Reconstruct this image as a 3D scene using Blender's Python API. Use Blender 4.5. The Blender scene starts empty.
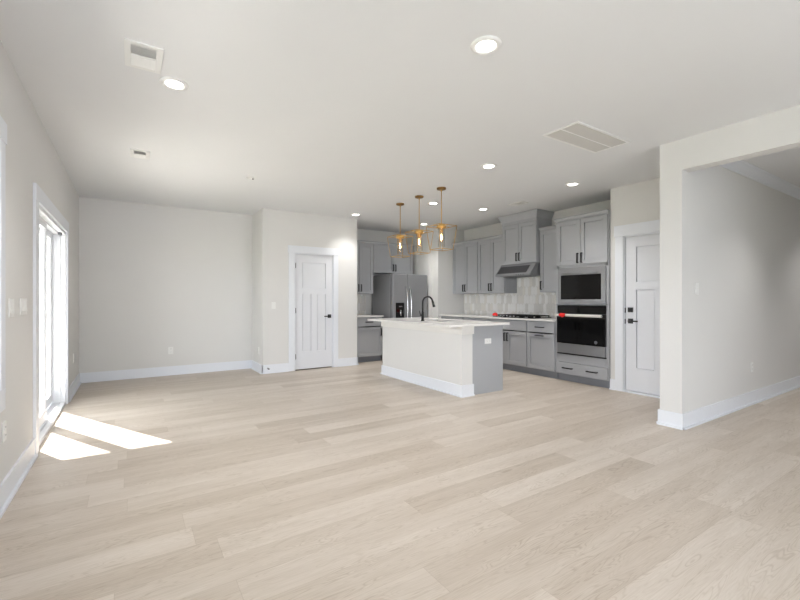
import bpy, bmesh, math, random
from mathutils import Vector, Matrix
PI = math.pi
random.seed(7)
scene = bpy.context.scene
C = scene.collection

# ------------------------------------------------------------------ camera
F_PX = 413.0
YAW = math.atan(269 / 413)
cam_d = bpy.data.cameras.new('camera')
cam_d.sensor_width = 36
cam_d.lens = F_PX / 800 * 36
cam_d.clip_start = 0.02
cam = bpy.data.objects.new('camera', cam_d)
C.objects.link(cam)
cam.location = (0, 0, 1.22)
cam.rotation_euler = (PI / 2, 0, -YAW)
scene.camera = cam

# ------------------------------------------------------------------ world, sun, exposure
SKY = 9.0
SUN = 45.0
LAMP = 66.0
EXPOSURE = -0.05
w = bpy.data.worlds.new('world')
scene.world = w
w.use_nodes = True
bg = w.node_tree.nodes['Background']
bg.inputs[0].default_value = (0.91, 0.95, 1.0, 1)
bg.inputs[1].default_value = SKY
sd = bpy.data.lights.new('sun', 'SUN')
sd.energy = SUN
sd.angle = 0.006
sd.color = (1.0, 0.96, 0.9)
sun = bpy.data.objects.new('sun', sd)
C.objects.link(sun)
EL = math.radians(38)
d = Vector((0.471 * math.cos(EL), -0.882 * math.cos(EL), -math.sin(EL)))
sun.rotation_euler = d.to_track_quat('-Z', 'Y').to_euler()
sun.location = (-8, 12, 9)


def portal(name, loc, rot, sx, sy):
    l = bpy.data.lights.new(name, 'AREA')
    l.shape = 'RECTANGLE'
    l.size, l.size_y = sx, sy
    l.cycles.is_portal = True
    o = bpy.data.objects.new(name, l)
    C.objects.link(o)
    o.location = loc
    o.rotation_euler = rot


# portals only tell the renderer where the sky light comes in
portal('portal_slider', (-0.70, 5.28, 1.0), (0, -PI / 2, 0), 2.0, 1.8)
portal('portal_window', (-0.70, 2.52, 1.38), (0, -PI / 2, 0), 1.5, 1.5)
portal('portal_window_near', (-0.70, -0.6, 1.38), (0, -PI / 2, 0), 1.5, 1.6)
portal('portal_rear_1', (0.9, -3.05, 1.3), (PI / 2, 0, 0), 2.2, 2.0)
portal('portal_rear_2', (3.3, -3.05, 1.3), (PI / 2, 0, 0), 1.6, 2.0)

scene.view_settings.view_transform = 'Standard'
scene.view_settings.look = 'None'
scene.view_settings.gamma = 1
scene.view_settings.use_curve_mapping = False
scene.view_settings.exposure = EXPOSURE


# ------------------------------------------------------------------ materials
def lin(c):
    return tuple((v / 255 / 12.92) if v / 255 <= 0.04045 else ((v / 255 + 0.055) / 1.055) ** 2.4 for v in c) + (1,)


def mat(name, rgb, rough=0.6, metal=0.0, spec=0.5, noise=0.0, scale=20, bump=0.0, stretch=None):
    m = bpy.data.materials.new(name)
    m.use_nodes = True
    nt = m.node_tree
    b = nt.nodes['Principled BSDF']
    col = lin(rgb)
    b.inputs['Base Color'].default_value = col
    b.inputs['Roughness'].default_value = rough
    b.inputs['Metallic'].default_value = metal
    b.inputs['Specular IOR Level'].default_value = spec
    if noise or bump:
        tc = nt.nodes.new('ShaderNodeTexCoord')
        mp = nt.nodes.new('ShaderNodeMapping')
        if stretch:
            mp.inputs['Scale'].default_value = stretch
        nz = nt.nodes.new('ShaderNodeTexNoise')
        nz.inputs['Scale'].default_value = scale
        nz.inputs['Detail'].default_value = 4
        nt.links.new(tc.outputs['Object'], mp.inputs[0])
        nt.links.new(mp.outputs[0], nz.inputs['Vector'])
        if noise:
            mx = nt.nodes.new('ShaderNodeMix')
            mx.data_type = 'RGBA'
            mx.inputs[6].default_value = tuple(max(0, v * (1 - noise)) for v in col[:3]) + (1,)
            mx.inputs[7].default_value = tuple(min(1, v * (1 + noise)) for v in col[:3]) + (1,)
            nt.links.new(nz.outputs['Fac'], mx.inputs[0])
            nt.links.new(mx.outputs[2], b.inputs['Base Color'])
        if bump:
            bp = nt.nodes.new('ShaderNodeBump')
            bp.inputs['Strength'].default_value = bump
            bp.inputs['Distance'].default_value = 0.002
            nt.links.new(nz.outputs['Fac'], bp.inputs['Height'])
            nt.links.new(bp.outputs[0], b.inputs['Normal'])
    return m


def emis(name, rgb, strength):
    m = bpy.data.materials.new(name)
    m.use_nodes = True
    b = m.node_tree.nodes['Principled BSDF']
    b.inputs['Base Color'].default_value = (0.8, 0.8, 0.8, 1)
    b.inputs['Emission Color'].default_value = lin(rgb)
    b.inputs['Emission Strength'].default_value = strength
    return m


def thin_glass(name, tint=(1, 1, 1, 1), base=0.03):
    m = bpy.data.materials.new(name)
    m.use_nodes = True
    nt = m.node_tree
    nt.nodes.remove(nt.nodes['Principled BSDF'])
    out = nt.nodes['Material Output']
    tr = nt.nodes.new('ShaderNodeBsdfTransparent')
    tr.inputs[0].default_value = tint
    gl = nt.nodes.new('ShaderNodeBsdfGlossy')
    gl.inputs['Roughness'].default_value = 0.02
    lw = nt.nodes.new('ShaderNodeLayerWeight')
    lw.inputs[0].default_value = 0.12
    mr = nt.nodes.new('ShaderNodeMapRange')
    mr.inputs['To Min'].default_value = base
    mr.inputs['To Max'].default_value = 0.6
    mx = nt.nodes.new('ShaderNodeMixShader')
    nt.links.new(lw.outputs['Fresnel'], mr.inputs['Value'])
    nt.links.new(mr.outputs[0], mx.inputs[0])
    nt.links.new(tr.outputs[0], mx.inputs[1])
    nt.links.new(gl.outputs[0], mx.inputs[2])
    nt.links.new(mx.outputs[0], out.inputs['Surface'])
    return m


def floor_material():
    m = bpy.data.materials.new('oak_plank')
    m.use_nodes = True
    nt = m.node_tree
    b = nt.nodes['Principled BSDF']
    N, L = nt.nodes.new, nt.links.new

    def math_(op, a, bb=None, c=None):
        n = N('ShaderNodeMath')
        n.operation = op
        for i, v in enumerate((a, bb, c)):
            if v is None:
                continue
            if isinstance(v, (int, float)):
                n.inputs[i].default_value = v
            else:
                L(v, n.inputs[i])
        return n.outputs[0]
    PW, PL = 0.19, 1.45
    tc = N('ShaderNodeTexCoord')
    sp = N('ShaderNodeSeparateXYZ')
    L(tc.outputs['Object'], sp.inputs[0])
    X, Y = sp.outputs[0], sp.outputs[1]
    yr = math_('DIVIDE', Y, PW)
    row = math_('FLOOR', yr)
    fy = math_('FRACT', yr)
    wn = N('ShaderNodeTexWhiteNoise')
    wn.noise_dimensions = '1D'
    L(row, wn.inputs['W'])
    xo = math_('ADD', math_('DIVIDE', X, PL), math_('MULTIPLY', wn.outputs['Value'], 7.3))
    idx = math_('FLOOR', xo)
    fx = math_('FRACT', xo)
    cv = N('ShaderNodeCombineXYZ')
    L(row, cv.inputs[0])
    L(idx, cv.inputs[1])
    wn2 = N('ShaderNodeTexWhiteNoise')
    wn2.noise_dimensions = '2D'
    L(cv.outputs[0], wn2.inputs['Vector'])
    pid = wn2.outputs['Value']
    # grain coordinates: shifted per plank, stretched along X
    gv = N('ShaderNodeCombineXYZ')
    L(math_('ADD', math_('MULTIPLY', X, 0.9), math_('MULTIPLY', pid, 31.0)), gv.inputs[0])
    L(math_('MULTIPLY', Y, 8.0), gv.inputs[1])
    L(math_('MULTIPLY', pid, 17.0), gv.inputs[2])
    n1 = N('ShaderNodeTexNoise')
    n1.inputs['Scale'].default_value = 1.9
    n1.inputs['Detail'].default_value = 2
    n1.inputs['Distortion'].default_value = 0.6
    L(gv.outputs[0], n1.inputs['Vector'])
    rings = math_('SINE', math_('MULTIPLY', n1.outputs['Fac'], 120.0))
    rings = math_('MULTIPLY_ADD', rings, 0.5, 0.5)
    rings = math_('POWER', rings, 4.0)
    gv2 = N('ShaderNodeCombineXYZ')
    L(math_('ADD', math_('MULTIPLY', X, 6.0), math_('MULTIPLY', pid, 9.0)), gv2.inputs[0])
    L(math_('MULTIPLY', Y, 160.0), gv2.inputs[1])
    n2 = N('ShaderNodeTexNoise')
    n2.inputs['Scale'].default_value = 1.0
    n2.inputs['Detail'].default_value = 3
    L(gv2.outputs[0], n2.inputs['Vector'])
    gv3 = N('ShaderNodeCombineXYZ')
    L(math_('ADD', math_('MULTIPLY', X, 0.7), math_('MULTIPLY', pid, 5.0)), gv3.inputs[0])
    L(math_('MULTIPLY', Y, 6.0), gv3.inputs[1])
    n3 = N('ShaderNodeTexNoise')
    n3.inputs['Scale'].default_value = 1.5
    n3.inputs['Detail'].default_value = 3
    L(gv3.outputs[0], n3.inputs['Vector'])
    # tint factor
    t = math_('MULTIPLY', math_('SUBTRACT', pid, 0.5), 0.19)
    t = math_('ADD', t, math_('MULTIPLY', math_('SUBTRACT', n3.outputs['Fac'], 0.5), 0.34))
    t = math_('ADD', t, math_('MULTIPLY', math_('SUBTRACT', n2.outputs['Fac'], 0.5), 0.28))
    msk = N('ShaderNodeMapRange')
    msk.inputs['From Min'].default_value = 0.42
    msk.inputs['From Max'].default_value = 0.62
    L(n1.outputs['Fac'], msk.inputs['Value'])
    t = math_('SUBTRACT', t, math_('MULTIPLY', rings, math_('MULTIPLY_ADD', msk.outputs[0], 0.13, 0.05)))
    # seams
    ey = math_('MINIMUM', fy, math_('SUBTRACT', 1.0, fy))
    ex = math_('MINIMUM', fx, math_('SUBTRACT', 1.0, fx))
    sy = math_('LESS_THAN', ey, 0.0055)
    sx = math_('LESS_THAN', ex, 0.0009)
    seam = math_('MAXIMUM', sy, sx)
    t = math_('SUBTRACT', t, math_('MULTIPLY', seam, 0.14))
    br = math_('ADD', t, 1.05)
    base = N('ShaderNodeRGB')
    base.outputs[0].default_value = lin((196, 185, 173))
    vm = N('ShaderNodeVectorMath')
    vm.operation = 'SCALE'
    L(base.outputs[0], vm.inputs[0])
    L(br, vm.inputs['Scale'])
    hs = N('ShaderNodeHueSaturation')
    L(vm.outputs[0], hs.inputs['Color'])
    L(math_('SUBTRACT', 1.0, math_('MULTIPLY', t, 1.2)), hs.inputs['Saturation'])
    L(hs.outputs[0], b.inputs['Base Color'])
    b.inputs['Roughness'].default_value = 0.42
    b.inputs['Specular IOR Level'].default_value = 0.35
    bp = N('ShaderNodeBump')
    bp.inputs['Strength'].default_value = 0.15
    bp.inputs['Distance'].default_value = 0.001
    L(math_('SUBTRACT', n2.outputs['Fac'], seam), bp.inputs['Height'])
    L(bp.outputs[0], b.inputs['Normal'])
    return m


M = dict(
    wall=mat('wall_paint', (225, 224, 222), 0.85, spec=0.2, noise=0.012, scale=3, bump=0.05),
    ceiling=mat('ceiling_paint', (231, 232, 233), 0.9, spec=0.15, noise=0.01, scale=3),
    trim=mat('trim_white', (233, 236, 242), 0.42, noise=0.008, scale=6),
    cap=mat('cap_white', (234, 232, 228), 0.5, noise=0.01, scale=6),
    door=mat('door_white', (228, 230, 235), 0.45, noise=0.008, scale=6),
    cabinet=mat('cabinet_grey', (172, 174, 178), 0.45, noise=0.015, scale=8),
    toe=mat('toe_grey', (138, 141, 148), 0.6, noise=0.015, scale=8),
    quartz=mat('quartz_white', (234, 232, 229), 0.18, noise=0.015, scale=9),
    steel=mat('brushed_steel', (146, 147, 150), 0.38, 0.6, noise=0.06, scale=14, stretch=(1, 1, 40)),
    fridge_steel=mat('fridge_steel', (158, 159, 161), 0.42, 0.45, noise=0.05, scale=14, stretch=(30, 30, 1)),
    hoodmesh=mat('hood_mesh', (74, 74, 77), 0.35, 0.5, noise=0.04),
    darksteel=mat('dark_steel', (110, 111, 114), 0.4, 0.9, noise=0.03),
    black=mat('matt_black', (22, 22, 24), 0.4, noise=0.05),
    blackglass=mat('black_glass', (6, 6, 7), 0.06, noise=0.02),
    gap_shade=mat('painted_gap_shade', (30, 30, 32), 0.8, noise=0.05),
    castiron=mat('cast_iron', (9, 9, 10), 0.6, noise=0.1),
    brass=mat('aged_brass', (214, 174, 104), 0.35, 0.7, noise=0.06, scale=12),
    bronze=mat('darker_brass', (138, 106, 62), 0.38, 0.8, noise=0.08, scale=12),
    plastic=mat('white_plastic', (238, 238, 236), 0.35, noise=0.01),
    grille=mat('grille_grey', (200, 198, 195), 0.5, noise=0.01),
    foam=mat('white_foam', (226, 222, 216), 0.9, noise=0.05),
    red=mat('red_tape', (240, 40, 36), 0.5, noise=0.05),
    hinge=mat('hinge_dark', (70, 68, 66), 0.4, 0.6, noise=0.05),
    chrome=mat('chrome', (200, 200, 202), 0.2, 1.0, noise=0.02),
    concrete=mat('patio_concrete', (190, 188, 182), 0.9, noise=0.06, scale=4, bump=0.2),
    grass=mat('lawn', (112, 116, 102), 0.95, noise=0.2, scale=12, bump=0.4),
    vinyl=mat('vinyl_white', (238, 240, 244), 0.4, noise=0.01),
    tile_a=mat('tile_white', (245, 244, 242), 0.22, noise=0.03, scale=9),
    tile_b=mat('tile_cream', (236, 233, 227), 0.22, noise=0.04, scale=9),
    tile_c=mat('tile_grey', (228, 226, 222), 0.25, noise=0.05, scale=9),
    grout=mat('grout', (196, 193, 187), 0.9, noise=0.03),
    lens=emis('lamp_lens', (255, 250, 240), 14),
    filament=emis('bulb_filament', (255, 190, 110), 60),
    pane=thin_glass('window_pane'),
    clear=thin_glass('clear_glass', (0.93, 0.93, 0.92, 1), 0.12),
    floor=floor_material(),
)


# ------------------------------------------------------------------ mesh helpers
def box(bm, x0, y0, z0, x1, y1, z1, mi=0):
    x0, x1 = min(x0, x1), max(x0, x1)
    y0, y1 = min(y0, y1), max(y0, y1)
    z0, z1 = min(z0, z1), max(z0, z1)
    v = [bm.verts.new(p) for p in ((x0, y0, z0), (x1, y0, z0), (x1, y1, z0), (x0, y1, z0),
                                   (x0, y0, z1), (x1, y0, z1), (x1, y1, z1), (x0, y1, z1))]
    for f in ((0, 3, 2, 1), (4, 5, 6, 7), (0, 1, 5, 4), (1, 2, 6, 5), (2, 3, 7, 6), (3, 0, 4, 7)):
        fc = bm.faces.new([v[i] for i in f])
        fc.material_index = mi
    return bm


def frustum(bm, r0, z0, r1, z1, mi=0):
    """r = (x0,y0,x1,y1) rectangles at two heights"""
    def ring(r, z):
        return [bm.verts.new(p) for p in ((r[0], r[1], z), (r[2], r[1], z), (r[2], r[3], z), (r[0], r[3], z))]
    a, b_ = ring(r0, z0), ring(r1, z1)
    for i in range(4):
        j = (i + 1) % 4
        bm.faces.new((a[i], a[j], b_[j], b_[i])).material_index = mi
    bm.faces.new(a[::-1])
    bm.faces.new(b_)
    return bm


def prism(bm, poly, axis, a, b_, mi=0):
    """extrude a 2D polygon along axis: 'x' poly=(y,z); 'y' poly=(x,z); 'z' poly=(x,y)"""
    def P(u, v, t):
        return {'x': (t, u, v), 'y': (u, t, v), 'z': (u, v, t)}[axis]
    A = [bm.verts.new(P(u, v, a)) for u, v in poly]
    B = [bm.verts.new(P(u, v, b_)) for u, v in poly]
    n = len(poly)
    fs = []
    for i in range(n):
        j = (i + 1) % n
        fs.append(bm.faces.new((A[i], A[j], B[j], B[i])))
    fs.append(bm.faces.new(A[::-1]))
    fs.append(bm.faces.new(B))
    for f in fs:
        f.material_index = mi
    return bm


def cyl(bm, p0, p1, r, seg=16, r1=None, cap=True, mi=0):
    p0, p1 = Vector(p0), Vector(p1)
    r1 = r if r1 is None else r1
    ax = (p1 - p0).normalized()
    up = Vector((0, 0, 1)) if abs(ax.z) < 0.9 else Vector((1, 0, 0))
    a = ax.cross(up).normalized()
    b_ = ax.cross(a)
    A = [bm.verts.new(p0 + (a * math.cos(t) + b_ * math.sin(t)) * r) for t in [2 * PI * i / seg for i in range(seg)]]
    B = [bm.verts.new(p1 + (a * math.cos(t) + b_ * math.sin(t)) * r1) for t in [2 * PI * i / seg for i in range(seg)]]
    for i in range(seg):
        j = (i + 1) % seg
        f = bm.faces.new((A[i], A[j], B[j], B[i]))
        f.smooth = True
        f.material_index = mi
    if cap:
        bm.faces.new(A[::-1]).material_index = mi
        bm.faces.new(B).material_index = mi
    return bm


def tube(bm, pts, r, seg=12):
    """smooth tube along points; r number or list"""
    pts = [Vector(p) for p in pts]
    n = len(pts)
    rs = r if isinstance(r, (list, tuple)) else [r] * n
    rings = []
    prev = None
    for i, p in enumerate(pts):
        t = (pts[min(i + 1, n - 1)] - pts[max(i - 1, 0)]).normalized()
        if prev is None:
            up = Vector((0, 0, 1)) if abs(t.z) < 0.9 else Vector((0, 1, 0))
            a = t.cross(up).normalized()
        else:
            a = (prev - t * prev.dot(t)).normalized()
        prev = a
        b_ = t.cross(a)
        rings.append([bm.verts.new(p + (a * math.cos(2 * PI * k / seg) + b_ * math.sin(2 * PI * k / seg)) * rs[i]) for k in range(seg)])
    for i in range(n - 1):
        for k in range(seg):
            j = (k + 1) % seg
            f = bm.faces.new((rings[i][k], rings[i][j], rings[i + 1][j], rings[i + 1][k]))
            f.smooth = True
    bm.faces.new(rings[0][::-1])
    bm.faces.new(rings[-1])
    return bm


def lathe(bm, prof, c=(0, 0), seg=32, close=False):
    """prof [(r,z)] around the z axis through c"""
    rings = []
    for r, z in prof:
        if r < 1e-6:
            rings.append([bm.verts.new((c[0], c[1], z))])
        else:
            rings.append([bm.verts.new((c[0] + r * math.cos(2 * PI * k / seg), c[1] + r * math.sin(2 * PI * k / seg), z)) for k in range(seg)])
    for A, B in zip(rings, rings[1:]):
        for k in range(seg):
            j = (k + 1) % seg
            if len(A) == 1 and len(B) == 1:
                continue
            if len(A) == 1:
                f = bm.faces.new((A[0], B[j], B[k]))
            elif len(B) == 1:
                f = bm.faces.new((A[k], A[j], B[0]))
            else:
                f = bm.faces.new((A[k], A[j], B[j], B[k]))
            f.smooth = True
    return bm


def BM():
    return bmesh.new()


def obj(name, bm, m, parent=None, bevel=0.0, mats=None, label=None, weld=False, sharp=True):
    bmesh.ops.recalc_face_normals(bm, faces=bm.faces)
    me = bpy.data.meshes.new(name)
    bm.to_mesh(me)
    bm.free()
    for mm in (mats or [m]):
        me.materials.append(mm)
    o = bpy.data.objects.new(name, me)
    C.objects.link(o)
    if parent is not None:
        o.parent = parent
    if bevel:
        bv = o.modifiers.new('bevel', 'BEVEL')
        bv.width = bevel
        bv.segments = 2
        bv.limit_method = 'ANGLE'
    if label:
        o['label'] = label
    return o


FACE = {'-Y': 0.0, '-X': -PI / 2, '+X': PI / 2, '+Y': PI}


def thing(name, label, cat, loc=(0, 0, 0), face='-Y', group=None):
    o = bpy.data.objects.new(name, None)
    C.objects.link(o)
    o.empty_display_size = 0.1
    o.location = loc
    o.rotation_euler = (0, 0, FACE[face])
    o['label'] = label
    o['category'] = cat
    if group:
        o['group'] = group
    return o


def tag(o, label, cat, group=None):
    o['label'] = label
    o['category'] = cat
    if group:
        o['group'] = group
    return o


def struct(name, bm, m, label=None, cat=None, bevel=0.0):
    o = obj(name, bm, m, bevel=bevel)
    o['kind'] = 'structure'
    if label:
        o['label'] = label
        o['category'] = cat
    return o


def dup(root, loc, label, face=None, group=None):
    r = root.copy()
    C.objects.link(r)
    r.location = loc
    if face:
        r.rotation_euler = (0, 0, FACE[face])
    r['label'] = label
    if group:
        r['group'] = group
    for ch in list(root.children):
        c = ch.copy()
        C.objects.link(c)
        c.parent = r
        for g in list(ch.children):
            q = g.copy()
            C.objects.link(q)
            q.parent = c
    return r


# ------------------------------------------------------------------ the shell
H = 2.74
XL, YB, XJ, YJ = -0.64, 7.65, 1.82, 6.95
XJE = 3.565


def wall_boxes(axis, t0, t1, a0, a1, openings, z0=0.0, z1=H):
    """wall slab; axis 'y' runs along Y with thickness t0..t1 in X, 'x' the other way"""
    bm = BM()
    cuts = sorted(openings)

    def B(u0, u1, za, zb):
        if u1 - u0 < 1e-4 or zb - za < 1e-4:
            return
        if axis == 'y':
            box(bm, t0, u0, za, t1, u1, zb)
        else:
            box(bm, u0, t0, za, u1, t1, zb)
    cur = a0
    for (u0, u1, za, zb) in cuts:
        B(cur, u0, z0, z1)
        B(u0, u1, z0, za)
        B(u0, u1, zb, z1)
        cur = u1
    B(cur, a1, z0, z1)
    return bm


fl = struct('floor', box(BM(), -0.82, -3.15, -0.12, 9.15, 8.0, 0.0), M['floor'],
            'light oak plank floor with long boards and visible grain', 'floor')
struct('ceiling', box(BM(), -0.82, -3.15, H, 9.15, 8.0, H + 0.15), M['ceiling'],
       'smooth white flat ceiling with recessed lights', 'ceiling')
SL = (4.38, 6.18, 0.0, 2.01)          # sliding door opening
W1 = (1.75, 3.20, 0.70, 2.14)         # left window
W2 = (-1.4, 0.2, 0.63, 2.14)  # unseen window, added to bring in more daylight
struct('wall_left', wall_boxes('y', -0.82, XL, -3.15, YB + 0.15, [SL, W1, W2]), M['wall'])
struct('wall_back', box(BM(), XL, YB, 0, XJ, YB + 0.15, H), M['wall'])
bm = wall_boxes('x', YJ, YJ + 0.12, XJ, XJE, [(2.36, 3.08, 0.0, 2.03)])
box(bm, XJ, YJ + 0.12, 0, XJ + 0.12, YB + 0.15, H)
box(bm, XJE - 0.12, YJ + 0.12, 0, XJE, 7.85, H)
box(bm, XJ + 0.12, 7.85, 0, 3.36, 8.0, H)
struct('wall_pantry', bm, M['wall'])
struct('wall_kitchen_back', box(BM(), 3.36, 7.85, 0, 6.25, 8.0, H), M['wall'])
bm = box(BM(), 5.28, 7.0, 0, 6.25, 7.85, H)
box(bm, 5.38, 6.8, 0, 6.25, 7.0, H)
struct('wall_fridge_side', bm, M['wall'])
struct('wall_kitchen_right', box(BM(), 6.10, 3.165, 0, 6.25, 6.8, H), M['wall'])
bm = wall_boxes('y', 5.50, 5.64, 2.01, 3.165, [(2.125, 2.985, 0.0, 2.07)])
box(bm, 5.64, 3.05, 0, 6.25, 3.165, H)
box(bm, 6.25, 2.01, 0, 6.40, 3.165, H)
struct('wall_entry', bm, M['wall'])
bm = box(BM(), 4.36, 1.815, 0, 9.0, 2.01, H)
struct('wall_hall', bm, M['wall'])
struct('wall_header', wall_boxes('y', 4.36, 4.50, -3.0, 1.815, [(-1.4, 1.815, 0.0, 2.45)]), M['wall'])
struct('wall_hall_end', box(BM(), 9.0, -3.0, 0, 9.15, 1.99, H), M['wall'])
struct('wall_rear', wall_boxes('x', -3.15, -3.0, XL, 9.15, [(-0.2, 2.0, 0.3, 2.3), (2.5, 4.1, 0.3, 2.3)]), M['wall'])


# baseboards -------------------------------------------------------
def baseboard(name, segs):
    """segs: (axis, fixed, a0, a1, dirsign)"""
    bm = BM()
    for ax, f, a0, a1, s in segs:
        for t, h in ((0.014, 0.145), (0.032, 0.018)):
            if ax == 'x':
                box(bm, a0, f, 0, a1, f + s * t, h)
            else:
                box(bm, f, a0, 0, f + s * t, a1, h)
    return struct(name, bm, M['trim'])


baseboard('baseboard_left', [('y', XL, -3.0, 4.25, 1), ('y', XL, 6.29, YB, 1)])
baseboard('baseboard_back', [('x', YB, XL, XJ, -1)])
baseboard('baseboard_pantry', [('y', XJ, YJ - 0.014, YB, -1), ('x', YJ, XJ - 0.014, 2.255, -1), ('x', YJ, 3.172, XJE + 0.014, -1),
                               ('y', XJE, YJ - 0.014, 7.14, 1)])
baseboard('baseboard_fridge_side', [('x', 6.80, 5.366, 5.45, -1), ('y', 5.38, 6.786, 7.0, -1)])
baseboard('baseboard_entry', [('y', 5.50, 3.093, 3.165, -1)])
baseboard('baseboard_hall', [('x', 1.815, 4.36, 9.0, -1), ('y', 4.36, 1.801, 2.024, -1), ('x', 2.01, 4.36, 5.5, 1)])
baseboard('baseboard_header', [('y', 4.36, -3.0, -1.4, -1), ('y', 4.50, -3.0, -1.4, 1)])
baseboard('baseboard_hall_end', [('y', 9.0, -3.0, 1.815, -1)])
baseboard('baseboard_rear', [('x', -3.0, XL, 4.36, 1), ('x', -3.0, 4.50, 9.0, 1)])

# hall crown moulding
bm = BM()
cr = [(0, 0), (-0.010, 0), (-0.016, 0.014), (-0.024, 0.018), (-0.050, 0.050), (-0.072, 0.082), (-0.082, 0.086), (-0.088, 0.100), (0, 0.100)]
prism(bm, [(1.815 + u, H - 0.1 + v) for u, v in cr], 'x', 4.5, 9.0)
o = struct('trim_crown_hall', bm, M['trim'], 'white crown moulding along the top of the hall wall', 'crown moulding')
bm = BM()
prism(bm, [(9.0 + u, H - 0.1 + v) for u, v in cr], 'y', -3.0, 1.815)
struct('trim_crown_hall_end', bm, M['trim'])


# ------------------------------------------------------------------ windows and sliding door
def window(name, y0, y1, z0, z1):
    e = bpy.data.objects.new(name, None)
    C.objects.link(e)
    e.location = (XL, y0, z0)
    e['kind'] = 'structure'
    e['label'] = 'white framed window in the left wall at the edge of view' if name == 'window_1' else 'added white framed window, unseen in the left wall beside the camera'
    e['category'] = 'window'
    W, h = y1 - y0, z1 - z0
    bm = BM()                      # casing on the room side
    box(bm, 0, -0.11, 0, 0.02, 0, h)
    box(bm, 0, W, 0, 0.02, W + 0.11, h)
    box(bm, 0, -0.13, h, 0.024, W + 0.13, h + 0.12)
    box(bm, 0, -0.11, -0.12, 0.02, W + 0.11, -0.025)
    box(bm, -0.10, -0.0, -0.001, 0.0, 0.012, h)
    box(bm, -0.10, W - 0.012, -0.001, 0.0, W, h)
    box(bm, -0.10, 0, h - 0.012, 0.0, W, h)
    obj('casing', bm, M['trim'], e)
    bm = BM()
    box(bm, 0, -0.11, -0.025, 0.022, W + 0.11, 0.0)
    box(bm, -0.10, 0.0, 0.0, 0.022, W, 0.008)
    obj('sill', bm, M['trim'], e)
    bm = BM()
    for (a, b_, c, d_) in ((0.012, 0.07, 0.008, h - .012), (W - 0.07, W - 0.012, 0.008, h - .012), (0.07, W - 0.07, 0.008, 0.07),
                           (0.07, W - 0.07, h - 0.07, h - .012), (0.07, W - 0.07, h / 2 - 0.025, h / 2 + 0.025)):
        box(bm, -0.15, a, c, -0.10, b_, d_)
    obj('sash', bm, M['vinyl'], e)
    bm = BM()
    box(bm, -0.128, 0.07, 0.07, -0.122, W - 0.07, h / 2 - 0.025)
    box(bm, -0.128, 0.07, h / 2 + 0.025, -0.122, W - 0.07, h - 0.07)
    obj('pane', bm, M['pane'], e)
    return e


window('window_1', W1[0], W1[1], W1[2], W1[3])
window('window_2', W2[0], W2[1], W2[2], W2[3])
for k, (a, b_) in enumerate(((-0.2, 2.0), (2.5, 4.1))):  # unseen rear windows, added to even out the room's daylight
    e = bpy.data.objects.new('window_%d' % (k + 3), None)
    C.objects.link(e)
    e.location = (a, -3.0, 0.3)
    e['kind'] = 'structure'
    W, h = b_ - a, 2.0
    bm = BM()
    for (u0, u1, v0, v1) in ((0, 0.06, 0, h), (W - 0.06, W, 0, h), (0.06, W - 0.06, 0, 0.06), (0.06, W - 0.06, h - 0.06, h), (W / 2 - 0.03, W / 2 + 0.03, 0.06, h - 0.06)):
        box(bm, u0, -0.12, v0, u1, -0.06, v1)
    for (u0, u1, v0, v1) in ((-0.1, 0, 0, h), (W, W + 0.1, 0, h), (-0.1, W + 0.1, h, h + 0.1), (-0.1, W + 0.1, -0.1, 0)):
        box(bm, u0, 0, v0, u1, 0.02, v1)
    obj('window_frame', bm, M['trim'], e)
    bm = BM()
    box(bm, 0.06, -0.093, 0.06, W / 2 - 0.03, -0.087, h - 0.06)
    box(bm, W / 2 + 0.03, -0.093, 0.06, W - 0.06, -0.087, h - 0.06)
    obj('pane', bm, M['pane'], e)

# sliding patio door: local origin at near bottom corner of the opening
e = bpy.data.objects.new('door_1', None)
C.objects.link(e)
e.location = (XL, SL[0], 0)
e['kind'] = 'structure'
e['label'] = 'white sliding glass patio door in the left wall'
e['category'] = 'sliding door'
W, h = SL[1] - SL[0], SL[3]
bm = BM()
box(bm, 0, -0.13, 0, 0.02, 0.0, h)
box(bm, 0, W, 0, 0.02, W + 0.10, h)
box(bm, 0, -0.13, h, 0.022, W + 0.10, h + 0.125)
obj('casing', bm, M['trim'], e, 0.002)
bm = BM()
box(bm, -0.18, 0, 0.03, 0, 0.02, h)
box(bm, -0.18, W - 0.02, 0.03, 0, W, h)
box(bm, -0.18, 0.02, h - 0.03, 0, W - 0.02, h)
for x in (-0.055, -0.115):
    box(bm, x, 0.02, h - 0.045, x + 0.008, W - 0.02, h - 0.03)
    box(bm, x, W - 0.032, 0.03, x + 0.008, W - 0.02, h - 0.045)
obj('door_frame', bm, M['vinyl'], e, 0.001)
bm = BM()
box(bm, -0.18, 0, 0.0, 0.0, W, 0.03)
box(bm, -0.055, 0.02, 0.03, -0.047, W - 0.02, 0.042)
box(bm, -0.115, 0.02, 0.03, -0.107, W - 0.02, 0.042)
obj('threshold', bm, M['vinyl'], e)


def slide_panel(x, a, b_, nm):
    bm = BM()
    z0, z1, s = 0.045, h - 0.035, 0.058
    box(bm, x, a, z0, x + 0.04, a + s, z1)
    box(bm, x, b_ - s, z0, x + 0.04, b_, z1)
    box(bm, x, a + s, z0, x + 0.04, b_ - s, z0 + 0.10)
    box(bm, x, a + s, z1 - s, x + 0.04, b_ - s, z1)
    # glazing beads
    box(bm, x + 0.01, a + s, z0 + 0.10, x + 0.03, a + s + 0.012, z1 - s)
    box(bm, x + 0.01, b_ - s - 0.012, z0 + 0.10, x + 0.03, b_ - s, z1 - s)
    p = obj(nm, bm, M['vinyl'], e, 0.002)
    obj('pane', box(BM(), x + 0.017, a + s, z0 + 0.10, x + 0.023, b_ - s, z1 - s), M['pane'], p)
    return p


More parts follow.
